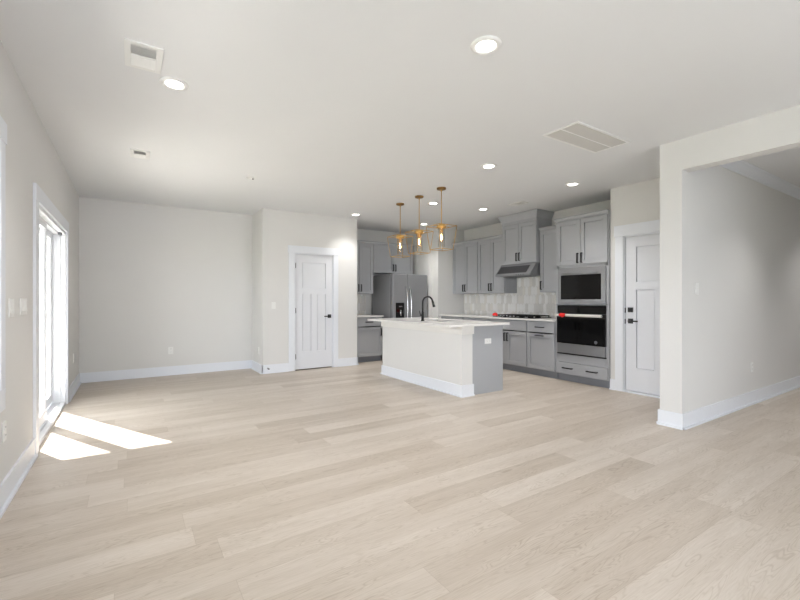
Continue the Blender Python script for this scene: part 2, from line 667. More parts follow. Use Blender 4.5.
p1 = slide_panel(-0.100, 0.022, W / 2 + 0.06, 'door_panel')
p2 = slide_panel(-0.160, W / 2 + 0.0, W - 0.022, 'door_panel')
bm = BM()
cyl(bm, (-0.045, 0.06, 0.92), (-0.045, 0.06, 1.10), 0.009, 10)
box(bm, -0.06, 0.045, 0.90, -0.045, 0.075, 0.92)
box(bm, -0.06, 0.045, 1.10, -0.045, 0.075, 1.12)
obj('handle', bm, M['vinyl'], p1)
obj('head_bumper', box(BM(), -0.045, W - 0.22, h - 0.055, -0.02, W - 0.12, h - 0.031), M['darksteel'], e, label='dark grey bumper block')

# ------------------------------------------------------------------ outside
struct('ground_lawn', box(BM(), -40, -20, -0.42, -0.9, 60, -0.32), M['grass'])
struct('ground_patio', box(BM(), -4.2, -3.15, -0.32, -0.83, 7.4, -0.06), M['concrete'])
bm = BM()
box(bm, -4.0, -3.0, 2.70, -0.83, 7.086, 2.88)
box(bm, -3.95, 6.85, -0.06, -3.80, 7.0, 2.70)
box(bm, -3.95, -2.9, -0.06, -3.80, -2.75, 2.70)
struct('porch_roof', bm, M['vinyl'])


# ------------------------------------------------------------------ interior doors
def panel_door(bm, W, h, y0=0.0, t=0.035, sx=0.125, panels=None):
    """three panel craftsman leaf; front at y0, thickness to +y"""
    z_top, z_rail1, z_rail2, z_bot = h - 0.14, h * 0.705, h * 0.655, 0.30
    box(bm, 0, y0, 0, sx, y0 + t, h)
    box(bm, W - sx, y0, 0, W, y0 + t, h)
    box(bm, sx, y0, z_top, W - sx, y0 + t, h)
    box(bm, sx, y0, z_rail2, W - sx, y0 + t, z_rail1)
    box(bm, sx, y0, 0, W - sx, y0 + t, z_bot)
    box(bm, W / 2 - 0.055, y0, z_bot, W / 2 + 0.055, y0 + t, z_rail2)

    def recess(a, b_, c, d_):
        box(bm, a, y0 + 0.022, c, b_, y0 + t - 0.005, d_)
        s = 0.008
        box(bm, a + s, y0 + 0.010, c + s, b_ - s, y0 + 0.022, d_ - s)
    recess(sx, W - sx, z_rail1, z_top)
    recess(sx, W / 2 - 0.055, z_bot, z_rail2)
    recess(W / 2 + 0.055, W - sx, z_bot, z_rail2)
    return bm


def lever(name, parent, x, y, z, sgn, m):
    bm = BM()
    box(bm, x - 0.032, y - 0.010, z - 0.032, x + 0.032, y, z + 0.032)
    cyl(bm, (x, y - 0.010, z), (x, y - 0.05, z), 0.011, 12)
    box(bm, x - 0.012 if sgn > 0 else x - 0.115, y - 0.058, z - 0.009, x + 0.115 if sgn > 0 else x + 0.012, y - 0.045, z + 0.009)
    return obj(name, bm, m, parent, 0.002)


# pantry door
e = bpy.data.objects.new('door_2', None)
C.objects.link(e)
e.location = (2.36, YJ, 0)
e['kind'] = 'structure'
e['label'] = 'white three-panel pantry door with black lever'
e['category'] = 'door'
W, h = 0.72, 2.03
bm = BM()
box(bm, -0.105, -0.018, 0, 0.0, 0, h)
box(bm, W, -0.018, 0, W + 0.092, 0, h)
box(bm, -0.118, -0.024, h, W + 0.105, 0, h + 0.125)
box(bm, 0.0, -0.001, 0, 0.014, 0.12, h)
box(bm, W - 0.014, -0.001, 0, W, 0.12, h)
box(bm, 0.014, -0.001, h - 0.014, W - 0.014, 0.12, h)
obj('casing', bm, M['trim'], e, 0.0015)
leaf_w = W - 0.034
bm = panel_door(BM(), leaf_w, h - 0.035)
leaf = obj('door_leaf', bm, M['door'], e)
leaf.location = (0.017, 0.012, 0.018)
for z in (0.22, 1.02, 1.80):
    bm = BM()
    cyl(bm, (0.0, -0.006, z - 0.045), (0.0, -0.006, z + 0.045), 0.006, 10)
    box(bm, 0.0, -0.003, z - 0.045, 0.012, 0.0, z + 0.045)
    obj('hinge', bm, M['hinge'], leaf, label='dark metal hinge')
lever('lever_handle', leaf, leaf_w - 0.055, 0.0, 0.91, -1, M['black'])
bm = BM()
box(bm, leaf_w - 0.002, 0.004, 0.88, leaf_w + 0.001, 0.030, 0.95)
obj('latch_plate', bm, M['black'], leaf)
obj('gap_shade_strip', box(BM(), 0.014, 0.012, 0.0, W - 0.014, 0.06, 0.004), M['gap_shade'], e, label='thin dark strip painted as the shade under the door')  # dark strip laid on the floor as painted shade below the leaf

# door beyond the kitchen (faces -X)
e = bpy.data.objects.new('door_3', None)
C.objects.link(e)
e.location = (5.50, 2.985, 0)
e.rotation_euler = (0, 0, FACE['-X'])
e['kind'] = 'structure'
e['label'] = 'white panelled exterior door with black deadbolt and lever'
e['category'] = 'door'
W, h = 0.86, 2.07
bm = BM()
box(bm, -0.108, -0.018, 0, 0.0, 0, h)
box(bm, W, -0.018, 0, W + 0.105, 0, h)
box(bm, -0.120, -0.024, h, W + 0.118, 0, h + 0.145)
box(bm, 0.0, -0.001, 0, 0.014, 0.14, h)
box(bm, W - 0.014, -0.001, 0, W, 0.14, h)
box(bm, 0.014, -0.001, h - 0.014, W - 0.014, 0.14, h)
obj('casing', bm, M['trim'], e, 0.0015)
leaf_w = W - 0.034
bm = panel_door(BM(), leaf_w, h - 0.045, sx=0.135)
leaf = obj('door_leaf', bm, M['door'], e)
leaf.location = (0.017, 0.022, 0.028)
lever('lever_handle', leaf, 0.065, 0.0, 0.915, 1, M['black'])
bm = BM()
box(bm, 0.033, -0.014, 1.03, 0.097, 0, 1.094)
cyl(bm, (0.065, -0.014, 1.062), (0.065, -0.022, 1.062), 0.02, 16)
box(bm, 0.061, -0.034, 1.045, 0.069, -0.022, 1.079)
obj('deadbolt', bm, M['black'], leaf, 0.002)
for z in (0.915, 1.062):
    obj('strike_plate', box(BM(), 0.0135, 0.0, z - 0.01, 0.0165, 0.03, z + 0.055), M['black'], e)
bm = box(BM(), 0.0, -0.02, 0, W, 0.10, 0.022)
obj('threshold', bm, M['trim'], e, 0.003)


# ------------------------------------------------------------------ cabinet building kit
def shaker(bm, x0, x1, z0, z1, y=0.0, t=0.02, s=0.06):
    box(bm, x0, y - t, z0, x0 + s, y, z1)
    box(bm, x1 - s, y - t, z0, x1, y, z1)
    box(bm, x0 + s, y - t, z0, x1 - s, y, z0 + s)
    box(bm, x0 + s, y - t, z1 - s, x1 - s, y, z1)
    box(bm, x0 + s, y - 0.004, z0 + s, x1 - s, y, z1 - s)
    g = 0.006
    box(bm, x0 + s + g, y - t + 0.011, z0 + s + g, x1 - s - g, y - 0.004, z1 - s - g)
    return bm


def pull_v(parent, x, y, z, L=0.145):
    bm = BM()
    box(bm, x - 0.009, y - 0.038, z - L / 2, x + 0.009, y - 0.024, z + L / 2)
    for s in (-1, 1):
        zz = z + s * (L / 2 - 0.006)
        box(bm, x - 0.006, y - 0.026, zz - 0.006, x + 0.006, y, zz + 0.006)
    return obj('handle', bm, M['black'], parent, 0.001)


def pull_h(parent, x, y, z, L=0.16):
    bm = BM()
    box(bm, x - L / 2, y - 0.038, z - 0.008, x + L / 2, y - 0.024, z + 0.008)
    for s in (-1, 1):
        xx = x + s * (L / 2 - 0.006)
        box(bm, xx - 0.006, y - 0.026, z - 0.006, xx + 0.006, y, z + 0.006)
    return obj('handle', bm, M['black'], parent, 0.001)


def add_door(root, x0, x1, z0, z1, pull=None, y=0.0):
    dr = obj('door', shaker(BM(), x0, x1, z0, z1, y), M['cabinet'], root, 0.0015)
    if pull:
        kind, px, pz = pull
        (pull_v if kind == 'v' else pull_h)(dr, px, y - 0.02, pz)
    return dr


def add_drawer(root, x0, x1, z0, z1, pulls, y=0.0, s=None):
    bm = box(BM(), x0, y - 0.02, z0, x1, y, z1)
    dr = obj('drawer', bm, M['cabinet'], root, 0.002)
    for px in pulls:
        pull_h(dr, px, y - 0.02, (z0 + z1) / 2)
    return dr


def crown(root, x0, x1, depth, z0, z1, exl, exr, out=0.045):
    bm = BM()
    zm = z0 + (z1 - z0) * 0.3
    box(bm, x0, -0.022, z0, x1, depth, zm)
    frustum(bm, (x0 - 0.0, -0.022, x1 + 0.0, depth), zm,
            (x0 - out * exl, -0.022 - out, x1 + out * exr, depth), z1 - 0.012)
    box(bm, x0 - out * exl, -0.022 - out, z1 - 0.012, x1 + out * exr, depth, z1)
    return obj('crown_molding', bm, M['cabinet'], root)


def carcass_box(x0, x1, y0, y1, z0, z1, t=0.018):
    bm = BM()
    box(bm, x0, y0, z0, x0 + t, y1, z1)
    box(bm, x1 - t, y0, z0, x1, y1, z1)
    box(bm, x0 + t, y1 - 0.012, z0, x1 - t, y1, z1)
    box(bm, x0 + t, y0, z0, x1 - t, y1 - 0.012, z0 + t)
    box(bm, x0 + t, y0, z1 - t, x1 - t, y1 - 0.012, z1)
    # face frame
    f = 0.035
    box(bm, x0 + t, y0, z0 + t, x0 + f, y0 + 0.02, z1 - t)
    box(bm, x1 - f, y0, z0 + t, x1 - t, y0 + 0.02, z1 - t)
    return bm


UZ0, UZ1, UC = 1.35, 2.375, 2.43


def upper(label, loc, face, W, depth, z0=UZ0, z1=UZ1, zc=UC, doors=2, exl=0, exr=0, pull_side='l', group=None, out=0.028):
    r = thing('wall_cabinet', label, 'cabinet', loc, face, group)
    obj('carcass', carcass_box(0, W, 0, depth, z0, z1), M['cabinet'], r)
    g = 0.005
    if doors == 2:
        add_door(r, 0.008, W / 2 - g / 2, z0 + 0.006, z1 - 0.006, ('v', W / 2 - 0.032, z0 + 0.115))
        add_door(r, W / 2 + g / 2, W - 0.008, z0 + 0.006, z1 - 0.006, ('v', W / 2 + 0.032, z0 + 0.115))
    else:
        add_door(r, 0.008, W - 0.008, z0 + 0.006, z1 - 0.006, ('v', 0.04 if pull_side == 'l' else W - 0.04, z0 + 0.115))
    crown(r, 0, W, depth, z1, zc, exl, exr, out)
    return r


def base(label, loc, face, W, depth, layout, group=None, zt=0.885):
    r = thing('base_cabinet', label, 'cabinet', loc, face, group)
    obj('carcass', carcass_box(0, W, 0, depth, 0.11, zt), M['cabinet'], r)
    obj('toe_kick', box(BM(), 0, 0.055, 0, W, 0.075, 0.11), M['toe'], r)
    zd0, zd1, zr0, zr1 = 0.125, 0.685, 0.705, 0.872
    if layout == 'drawer_door_h':
        add_drawer(r, 0.01, W - 0.01, zr0, zr1, [W / 2])
        add_door(r, 0.01, W - 0.01, zd0, zd1, ('h', W / 2, zd1 - 0.03))
    elif layout == 'panel_doors':
        add_drawer(r, 0.01, W - 0.01, zr0, zr1, [])
        add_door(r, 0.01, W / 2 - 0.0015, zd0, zd1, ('v', W / 2 - 0.032, zd1 - 0.10))
        add_door(r, W / 2 + 0.0015, W - 0.01, zd0, zd1, ('v', W / 2 + 0.032, zd1 - 0.10))
    elif layout == 'drawer_doors':
        add_drawer(r, 0.01, W - 0.01, zr0, zr1, [W / 2])
        add_door(r, 0.01, W / 2 - 0.0015, zd0, zd1, ('v', W / 2 - 0.032, zd1 - 0.10))
        add_door(r, W / 2 + 0.0015, W - 0.01, zd0, zd1, ('v', W / 2 + 0.032, zd1 - 0.10))
    elif layout == 'drawer_door_v':
        add_drawer(r, 0.01, W - 0.01, zr0, zr1, [W / 2])
        add_door(r, 0.01, W - 0.01, zd0, zd1, ('v', W - 0.045, zd1 - 0.10))
    return r


# right wall, face -X: local x runs towards the camera (-Y)
FX = 5.79
D_U = 6.098 - FX
upper('grey double-door wall cabinet at the far end, next to the bare corner wall', (FX, 6.797, 0), '-X', 0.765, D_U,
      group='grey wall cabinets on the range wall')
upper('grey double-door wall cabinet just left of the taller cabinet over the hood', (FX, 6.03, 0), '-X', 0.708, D_U,
      group='grey wall cabinets on the range wall')
upper('tall raised grey cabinet above the range hood reaching the ceiling', (5.715, 5.32, 0), '-X', 0.768, 6.098 - 5.715,
      1.86, 2.56, 2.735, exl=1, exr=1, out=0.05)
upper('narrow single-door grey wall cabinet between hood and oven tower', (FX, 4.548, 0), '-X', 0.536, D_U, doors=1)

# back wall, face -Y
YU = 7.50
upper('grey wall cabinet left of the refrigerator, above the small counter', (XJE + 0.004, YU, 0), '-Y', 0.645, 7.848 - YU, pull_side='r')
upper('short wide grey wall cabinet mounted above the refrigerator', (4.216, YU, 0), '-Y', 1.0, 7.848 - YU, z0=1.79)

# oven tower
TW = 0.84
tower = thing('tall_cabinet', 'tall grey oven tower cabinet holding the microwave and wall oven', 'cabinet', (5.47, 4.008, 0), '-X')
TD = 6.098 - 5.47
bm = BM()
t = 0.018
box(bm, 0, 0, 0.11, t, TD, 2.40)
box(bm, TW - t, 0, 0.11, TW, TD, 2.40)
box(bm, t, TD - 0.012, 0.11, TW - t, TD, 2.40)
for z, zz in ((0.11, 0.128), (0.36, 0.378), (1.146, 1.164), (1.696, 1.75), (2.382, 2.40)):
    box(bm, t, 0, z, TW - t, TD - 0.012, zz)
box(bm, t, 0, 0.128, 0.055, 0.02, 2.382)
box(bm, TW - 0.045, 0, 0.128, TW - t, 0.02, 2.382)
obj('carcass', bm, M['cabinet'], tower)
obj('filler_panel', box(BM(), 0.056, -0.001, 0.29, TW - 0.046, 0.02, 0.405), M['cabinet'], tower)
obj('toe_kick', box(BM(), 0, 0.055, 0, TW, 0.075, 0.11), M['toe'], tower)
add_drawer(tower, 0.03, TW - 0.012, 0.125, 0.285, [0.22, 0.61])
add_door(tower, 0.03, TW / 2 - 0.0025, 1.74, 2.39, ('v', TW / 2 - 0.032, 1.74 + 0.09))
add_door(tower, TW / 2 + 0.0025, TW - 0.014, 1.74, 2.39, ('v', TW / 2 + 0.032, 1.74 + 0.09))
crown(tower, 0, TW, TD, 2.40, 2.455, 0, 0, 0.022)

# microwave
mw = thing('microwave', 'built-in stainless microwave with black window, above the wall oven', 'microwave', (5.47, 3.960, 1.167), '-X')
MW, MH = 0.755, 0.525
obj('housing', box(BM(), 0.03, 0.022, 0.003, MW - 0.03, 0.45, MH - 0.008), M['darksteel'], mw)
bm = BM()
fr = 0.085
box(bm, 0, -0.022, 0, MW, -0.001, 0.062)
box(bm, 0, -0.022, MH - 0.105, MW, -0.001, MH)
box(bm, 0, -0.022, 0.062, 0.052, -0.001, MH - 0.105)
box(bm, MW - 0.065, -0.022, 0.062, MW, -0.001, MH - 0.105)
obj('trim_frame', bm, M['steel'], mw, 0.002)
obj('window', box(BM(), 0.052, -0.020, 0.062, MW - 0.065, -0.004, MH - 0.105), M['blackglass'], mw)
bm = BM()
cyl(bm, (0.09, -0.045, MH - 0.085), (MW - 0.10, -0.045, MH - 0.085), 0.008, 12)
box(bm, 0.10, -0.045, MH - 0.09, 0.115, -0.02, MH - 0.08)
box(bm, MW - 0.125, -0.045, MH - 0.09, MW - 0.11, -0.02, MH - 0.08)
obj('handle', bm, M['steel'], mw)

# wall oven
ov = thing('wall_oven', 'black glass wall oven with foam-wrapped handle and steel base strip', 'oven', (5.47, 3.968, 0.41), '-X')
OW, OH = 0.765, 0.728
obj('housing', box(BM(), 0.03, 0.022, 0.003, OW - 0.03, 0.56, OH - 0.008), M['darksteel'], ov)
obj('control_panel', box(BM(), 0, -0.022, OH - 0.115, OW, -0.001, OH), M['blackglass'], ov, 0.002)
dr = obj('oven_door', box(BM(), 0, -0.034, 0.165, OW, -0.001, OH - 0.12), M['blackglass'], ov, 0.002)
obj('base_strip', box(BM(), 0.006, -0.030, 0.02, OW - 0.006, -0.001, 0.163), M['steel'], ov, 0.002)
obj('vent_slot', box(BM(), 0, -0.024, 0.0, OW, -0.001, 0.018), M['black'], ov)
bm = BM()
cyl(bm, (0.02, -0.075, 0.585), (OW - 0.02, -0.075, 0.585), 0.012, 14)
box(bm, 0.04, -0.075, 0.578, 0.06, -0.034, 0.592)
box(bm, OW - 0.06, -0.075, 0.578, OW - 0.04, -0.034, 0.592)
hd = obj('handle', bm, M['steel'], dr)
bm = BM()
cyl(bm, (0.185, -0.075, 0.585), (OW - 0.03, -0.075, 0.585), 0.020, 14)
cyl(bm, (0.01, -0.075, 0.585), (0.065, -0.075, 0.585), 0.018, 14)
sl = tag(obj('foam_sleeve', bm, M['foam']), 'white foam sleeve wrapped around the oven handle', 'foam sleeve')
sl.location = (5.47, 3.968, 0.41)
sl.rotation_euler = (0, 0, FACE['-X'])
bm = BM()
tube(bm, [(0.075, -0.075, 0.582), (0.10, -0.078, 0.590), (0.125, -0.08, 0.583), (0.15, -0.078, 0.59), (0.175, -0.075, 0.586)],
     [0.016, 0.028, 0.033, 0.026, 0.021], 10)
bm2 = bm
tp = tag(obj('red_tape', bm2, M['red']), 'bunched red tape around the left end of the oven handle', 'tape')
tp.location = (5.47, 3.968, 0.41)
tp.rotation_euler = (0, 0, FACE['-X'])
bm = BM()
cyl(bm, (OW - 0.135, -0.034, 0.215), (OW - 0.135, -0.0365, 0.215), 0.024, 24)
obj('badge', bm, M['chrome'], dr, label='round silver badge')

# base run
base('grey base cabinet with drawer and pull-out door, next to the oven tower', (5.47, 4.55, 0), '-X', 0.53, 0.628, 'drawer_door_h')
base('grey two-door base cabinet under the cooktop', (5.47, 5.42, 0), '-X', 0.868, 0.628, 'panel_doors')
base('grey base cabinet mostly hidden by the island, left of the cooktop cabinet', (5.47, 6.11, 0), '-X', 0.688, 0.628, 'drawer_doors')
base('grey base cabinet in the far corner behind the island faucet', (5.47, 6.797, 0), '-X', 0.685, 0.628, 'drawer_doors')
tag(obj('countertop', box(BM(), 5.425, 4.022, 0.886, 6.088, 6.797, 0.914), M['quartz'], None, 0.003),
    'long white quartz countertop along the range wall', 'countertop')
# back wall base
base('grey base cabinet with one drawer and one door, left of the refrigerator', (3.60, 7.14, 0), '-Y', 0.62, 0.70, 'drawer_door_v')
tag(obj('countertop', box(BM(), XJE + 0.004, 7.095, 0.886, 4.235, 7.836, 0.914), M['quartz'], None, 0.003),
    'short white countertop between pantry wall and refrigerator', 'countertop')


# ------------------------------------------------------------------ picket tile backsplash
def backsplash(regions, wid):
    """tiles in the local xz plane, front at y=-0.008"""
    bm = BM()
    rnd = random.Random(3)
    for (x0, x1, z0, z1) in regions:
        box(bm, x0, -0.004, z0, x1, 0, z1, 3)
    tw, th, pt, g = 0.066, 0.19, 0.033, 0.003
    col = 0
    for (x0, x1, z0, z1) in regions:
        nx = int((x1 - x0) / tw) + 2
        step = th - pt
        for k in range(-1, int((z1 - z0) / step) + 3):
            for i in range(-1, nx):
                cx = x0 + (i + 0.5 * (k % 2)) * tw
                cz = z0 + k * step
                hw = tw / 2 - g / 2
                poly = [(cx, cz - th / 2 + g), (cx + hw, cz - th / 2 + pt), (cx + hw, cz + th / 2 - pt), (cx, cz + th / 2 - g),
                        (cx - hw, cz + th / 2 - pt), (cx - hw, cz - th / 2 + pt)]
                # pickets interlock: every other row is shifted half a tile

                def clip(P, f, val, sgn):
                    out = []
                    for a, b_ in zip(P, P[1:] + P[:1]):
                        da, db = sgn * (a[f] - val), sgn * (b_[f] - val)
                        if da >= 0:
                            out.append(a)
                        if da * db < 0:
                            s = da / (da - db)
                            out.append((a[0] + (b_[0] - a[0]) * s, a[1] + (b_[1] - a[1]) * s))
                    return out
                for f, val, sgn in ((0, x0, 1), (0, x1, -1), (1, z0, 1), (1, z1, -1)):
                    if len(poly) >= 3:
                        poly = clip(poly, f, val, sgn)
                if len(poly) < 3:
                    rnd.random()
                    continue
                q = rnd.random()
                prism(bm, poly, 'y', -0.008, -0.003, 0 if q < 0.5 else (1 if q < 0.8 else 2))
    return bm


o = obj('tile_backsplash', backsplash([(0.0, 1.476, 0.915, 1.349), (1.478, 2.243, 0.915, 1.64), (2.245, 2.775, 0.915, 1.349)], 0), None,
        mats=[M['tile_a'], M['tile_b'], M['tile_c'], M['grout']])
o.location = (6.098, 6.797, 0)
o.rotation_euler = (0, 0, FACE['-X'])
tag(o, 'backsplash of pale elongated hexagon tiles behind the cooktop', 'backsplash')
o = obj('tile_backsplash', backsplash([(0.0, 0.66, 0.915, 1.349)], 0), None,
        mats=[M['tile_a'], M['tile_b'], M['tile_c'], M['grout']])
o.location = (XJE + 0.004, 7.848, 0)
tag(o, 'small tiled backsplash above the short counter left of the refrigerator', 'backsplash')

# ------------------------------------------------------------------ range hood (local x towards camera)
hood = thing('range_hood', 'slanted stainless steel range hood under the raised cabinet', 'range hood', (5.55, 5.345, 1.64), '-X')
HW = 0.785
bm = BM()
prism(bm, [(0, 0), (0, 0.032), (0.13, 0.185), (0.15, 0.216), (0.53, 0.216), (0.53, 0.0)], 'x', 0, HW)
obj('hood_shell', bm, M['steel'], hood, 0.002)
obj('front_panel', prism(BM(), [(0.011, 0.050), (0.118, 0.176), (0.120, 0.170), (0.014, 0.046)], 'x', 0.03, HW - 0.10), M['hoodmesh'], hood)
for k in range(4):
    obj('button', cyl(BM(), (HW - 0.30 + k * 0.05, 0.0, 0.016), (HW - 0.30 + k * 0.05, -0.003, 0.016), 0.007, 10), M['black'], hood)
obj('filter', box(BM(), 0.05, 0.08, -0.004, HW / 2 - 0.01, 0.45, 0.001), M['darksteel'], hood)
obj('filter', box(BM(), HW / 2 + 0.01, 0.08, -0.004, HW - 0.05, 0.45, 0.001), M['darksteel'], hood)

# ------------------------------------------------------------------ gas cooktop
ct = thing('gas_cooktop', 'black gas cooktop with grates on the white counter', 'cooktop', (5.50, 5.36, 0.914), '-X')
CW, CD = 0.86, 0.52
obj('cook_surface', box(BM(), 0, 0.0, 0, CW, CD, 0.012), M['blackglass'], ct, 0.003)
for i in range(3):
    bm = BM()
    x0 = 0.02 + i * 0.275
    x1 = x0 + 0.27
    y0, y1 = 0.07, CD - 0.03
    for a in (x0, x1 - 0.012, (x0 + x1) / 2 - 0.006):
        box(bm, a, y0, 0.034, a + 0.012, y1, 0.046)
    for b_ in (y0, y1 - 0.012, (y0 + y1) / 2 - 0.006, y0 + 0.10, y1 - 0.11):
        box(bm, x0, b_, 0.020 if b_ == y0 else 0.034, x1, b_ + 0.012, 0.046)
    for a in (x0, x1 - 0.012):
        for b_ in (y0, y1 - 0.012):
            box(bm, a, b_, 0.012, a + 0.012, b_ + 0.012, 0.036)
    obj('grate', bm, M['castiron'], ct)
for (x, y) in ((0.165, 0.17), (0.165, 0.38), (0.43, 0.27), (0.70, 0.17), (0.70, 0.38)):
    bm = BM()
    cyl(bm, (x, y, 0.012), (x, y, 0.024), 0.042, 20)
    cyl(bm, (x, y, 0.024), (x, y, 0.031), 0.03, 20)
    obj('burner', bm, M['castiron'], ct)
for k in range(5):
    bm = BM()
    x = 0.16 + k * 0.075
    cyl(bm, (x, 0.035, 0.012), (x, 0.035, 0.034), 0.019, 16, 0.016)
    box(bm, x - 0.003, 0.018, 0.034, x + 0.003, 0.052, 0.037)
    obj('knob', bm, M['chrome'], ct, label='silver knob')
bm = BM()
tube(bm, [(0.0, 0.02, 0.028), (0.02, 0.03, 0.036), (0.05, 0.035, 0.042), (0.08, 0.03, 0.036), (0.10, 0.025, 0.028)], [0.018, 0.027, 0.032, 0.028, 0.014], 10)
tp = tag(obj('red_tape', bm, M['red']), 'bunched red tape on the left end of the cooktop', 'tape')
tp.location = (5.50, 5.38, 0.920)
tp.rotation_euler = (0, 0, FACE['-X'])

# ------------------------------------------------------------------ refrigerator
fr = thing('refrigerator', 'grey stainless side-by-side refrigerator with black water dispenser', 'refrigerator', (4.355, 6.95, 0), '-Y')
RW, RH = 0.85, 1.745
bm = BM()
box(bm, 0.0, 0.10, 0.02, RW, 0.86, RH - 0.01)
box(bm, 0.03, 0.09, 0.0, RW - 0.03, 0.80, 0.02)
obj('body', bm, M['fridge_steel'], fr, 0.004)
obj('door_gasket', box(BM(), 0.012, 0.0755, 0.10, RW - 0.012, 0.0995, RH - 0.02), M['black'], fr)
LW = 0.355
d1 = obj('door', box(BM(), 0.0, 0.0, 0.10, LW - 0.003, 0.075, RH), M['fridge_steel'], fr, 0.01, label='left freezer door with dispenser')
d2 = obj('door', box(BM(), LW + 0.003, 0.0, 0.10, RW, 0.075, RH), M['fridge_steel'], fr, 0.01)
obj('kick_grille', box(BM(), 0.01, 0.03, 0.01, RW - 0.01, 0.085, 0.095), M['black'], fr)
for dd, x in ((d1, LW - 0.045), (d2, LW + 0.045)):
    bm = BM()
    pts = [(x, 0.0, 0.55)] + [(x, -0.075 + 0.05 * abs(-1 + 2 * k / 14) ** 3, 0.58 + 0.88 * k / 14) for k in range(15)] + [(x, 0.0, 1.49)]
    tube(bm, pts, 0.014, 12)
    obj('handle', bm, M['chrome'], dd, label='curved chrome bar handle')
bm = BM()
box(bm, 0.07, -0.006, 0.76, 0.275, 0.002, 1.165)
disp = obj('water_dispenser', bm, M['blackglass'], d1, 0.003, label='black water dispenser')
bm = BM()
cyl(bm, (0.18, -0.016, 0.90), (0.18, -0.016, 1.02), 0.018, 12)
obj('dispenser_nozzle', bm, M['chrome'], d1)
obj('drip_tray', box(BM(), 0.12, -0.02, 0.80, 0.24, -0.006, 0.815), M['chrome'], d1)
obj('display', box(BM(), 0.14, -0.009, 1.08, 0.22, -0.006, 1.10), M['chrome'], d1)

# ------------------------------------------------------------------ kitchen island
IY0, IY1 = 3.92, 5.89
isl = thing('kitchen_island', 'kitchen island with white half-wall front and grey cabinet end panel', 'kitchen island', (3.48, IY0, 0), '-Y')
IL = IY1 - IY0 - 0.02
bm = box(BM(), 0, 0, 0, 0.18, IL, 0.885)
obj('half_wall', bm, M['wall'], isl)
bm = BM()
for t, hh in ((0.014, 0.145), (0.030, 0.018)):
    box(bm, -t, -t, 0, 0, IL + t, hh)
    box(bm, 0, -t, 0, 0.192, 0, hh)
    box(bm, 0, IL, 0, 0.18, IL + t, hh)
obj('baseboard', bm, M['trim'], isl)
bm = BM()
for t, a, b_ in ((0.018, 0.785, 0.885),):
    box(bm, -t, -t, a, 0, IL + t, b_)
    box(bm, 0, -t, a, 0.192, 0, b_)
    box(bm, 0, IL, a, 0.18, IL + t, b_)
obj('cap_trim', bm, M['cap'], isl, 0.002)
obj('end_panel', box(BM(), 0.181, 0.004, 0, 0.735, 0.024, 0.885), M['cabinet'], isl)
obj('end_panel', box(BM(), 0.181, IL - 0.02, 0, 0.735, IL, 0.885), M['cabinet'], isl)
bm = BM()
box(bm, 0.70, 0.024, 0.11, 0.72, IL - 0.02, 0.885)
box(bm, 0.181, 0.024, 0.11, 0.70, IL - 0.02, 0.13)
box(bm, 0.66, 0.024, 0.0, 0.68, IL - 0.02, 0.11)
obj('carcass', bm, M['cabinet'], isl)
nd = 4
for k in range(nd):
    a = 0.03 + k * (IL - 0.06) / nd
    b_ = a + (IL - 0.06) / nd - 0.006
    bm = BM()
    s = 0.06
    X0, X1 = 0.72, 0.738
    box(bm, X0, a, 0.125, X1, a + s, 0.87)
    box(bm, X0, b_ - s, 0.125, X1, b_, 0.87)
    box(bm, X0, a + s, 0.125, X1, b_ - s, 0.185)
    box(bm, X0, a + s, 0.81, X1, b_ - s, 0.87)
    box(bm, X0, a + s, 0.185, X1 - 0.009, b_ - s, 0.81)
    dd = obj('door', bm, M['cabinet'], isl)
    yy = b_ - 0.035 if k % 2 == 0 else a + 0.035
    bm = box(BM(), X1 + 0.024, yy - 0.006, 0.69, X1 + 0.034, yy + 0.006, 0.82)
    box(bm, X1, yy - 0.006, 0.69, X1 + 0.026, yy + 0.006, 0.702)
    box(bm, X1, yy - 0.006, 0.808, X1 + 0.026, yy + 0.006, 0.82)
    obj('handle', bm, M['black'], dd)
# island counter with sink cut-out
SX0, SX1, SY0, SY1 = 3.70, 4.10, 4.50, 5.22
CX0, CX1, CY0, CY1 = 3.24, 4.29, 3.87, 5.95
bm = BM()
box(bm, CX0, CY0, 0.886, SX0, CY1, 0.914)
box(bm, SX1, CY0, 0.886, CX1, CY1, 0.914)
box(bm, SX0, CY0, 0.886, SX1, SY0, 0.914)
box(bm, SX0, SY1, 0.886, SX1, CY1, 0.914)
tag(obj('countertop', bm, M['quartz']), 'white quartz countertop overhanging the kitchen island', 'countertop')
bm = BM()
t = 0.012
box(bm, SX0 - t, SY0 - t, 0.66, SX1 + t, SY1 + t, 0.672)
box(bm, SX0 - t, SY0 - t, 0.672, SX0, SY1 + t, 0.8855)
box(bm, SX1, SY0 - t, 0.672, SX1 + t, SY1 + t, 0.8855)
box(bm, SX0, SY0 - t, 0.672, SX1, SY0, 0.8855)
box(bm, SX0, SY1, 0.672, SX1, SY1 + t, 0.8855)
cyl(bm, (3.9, 4.86, 0.672), (3.9, 4.86, 0.676), 0.045, 20)
tag(obj('kitchen_sink', bm, M['steel']), 'steel undermount sink set in the island countertop', 'sink')

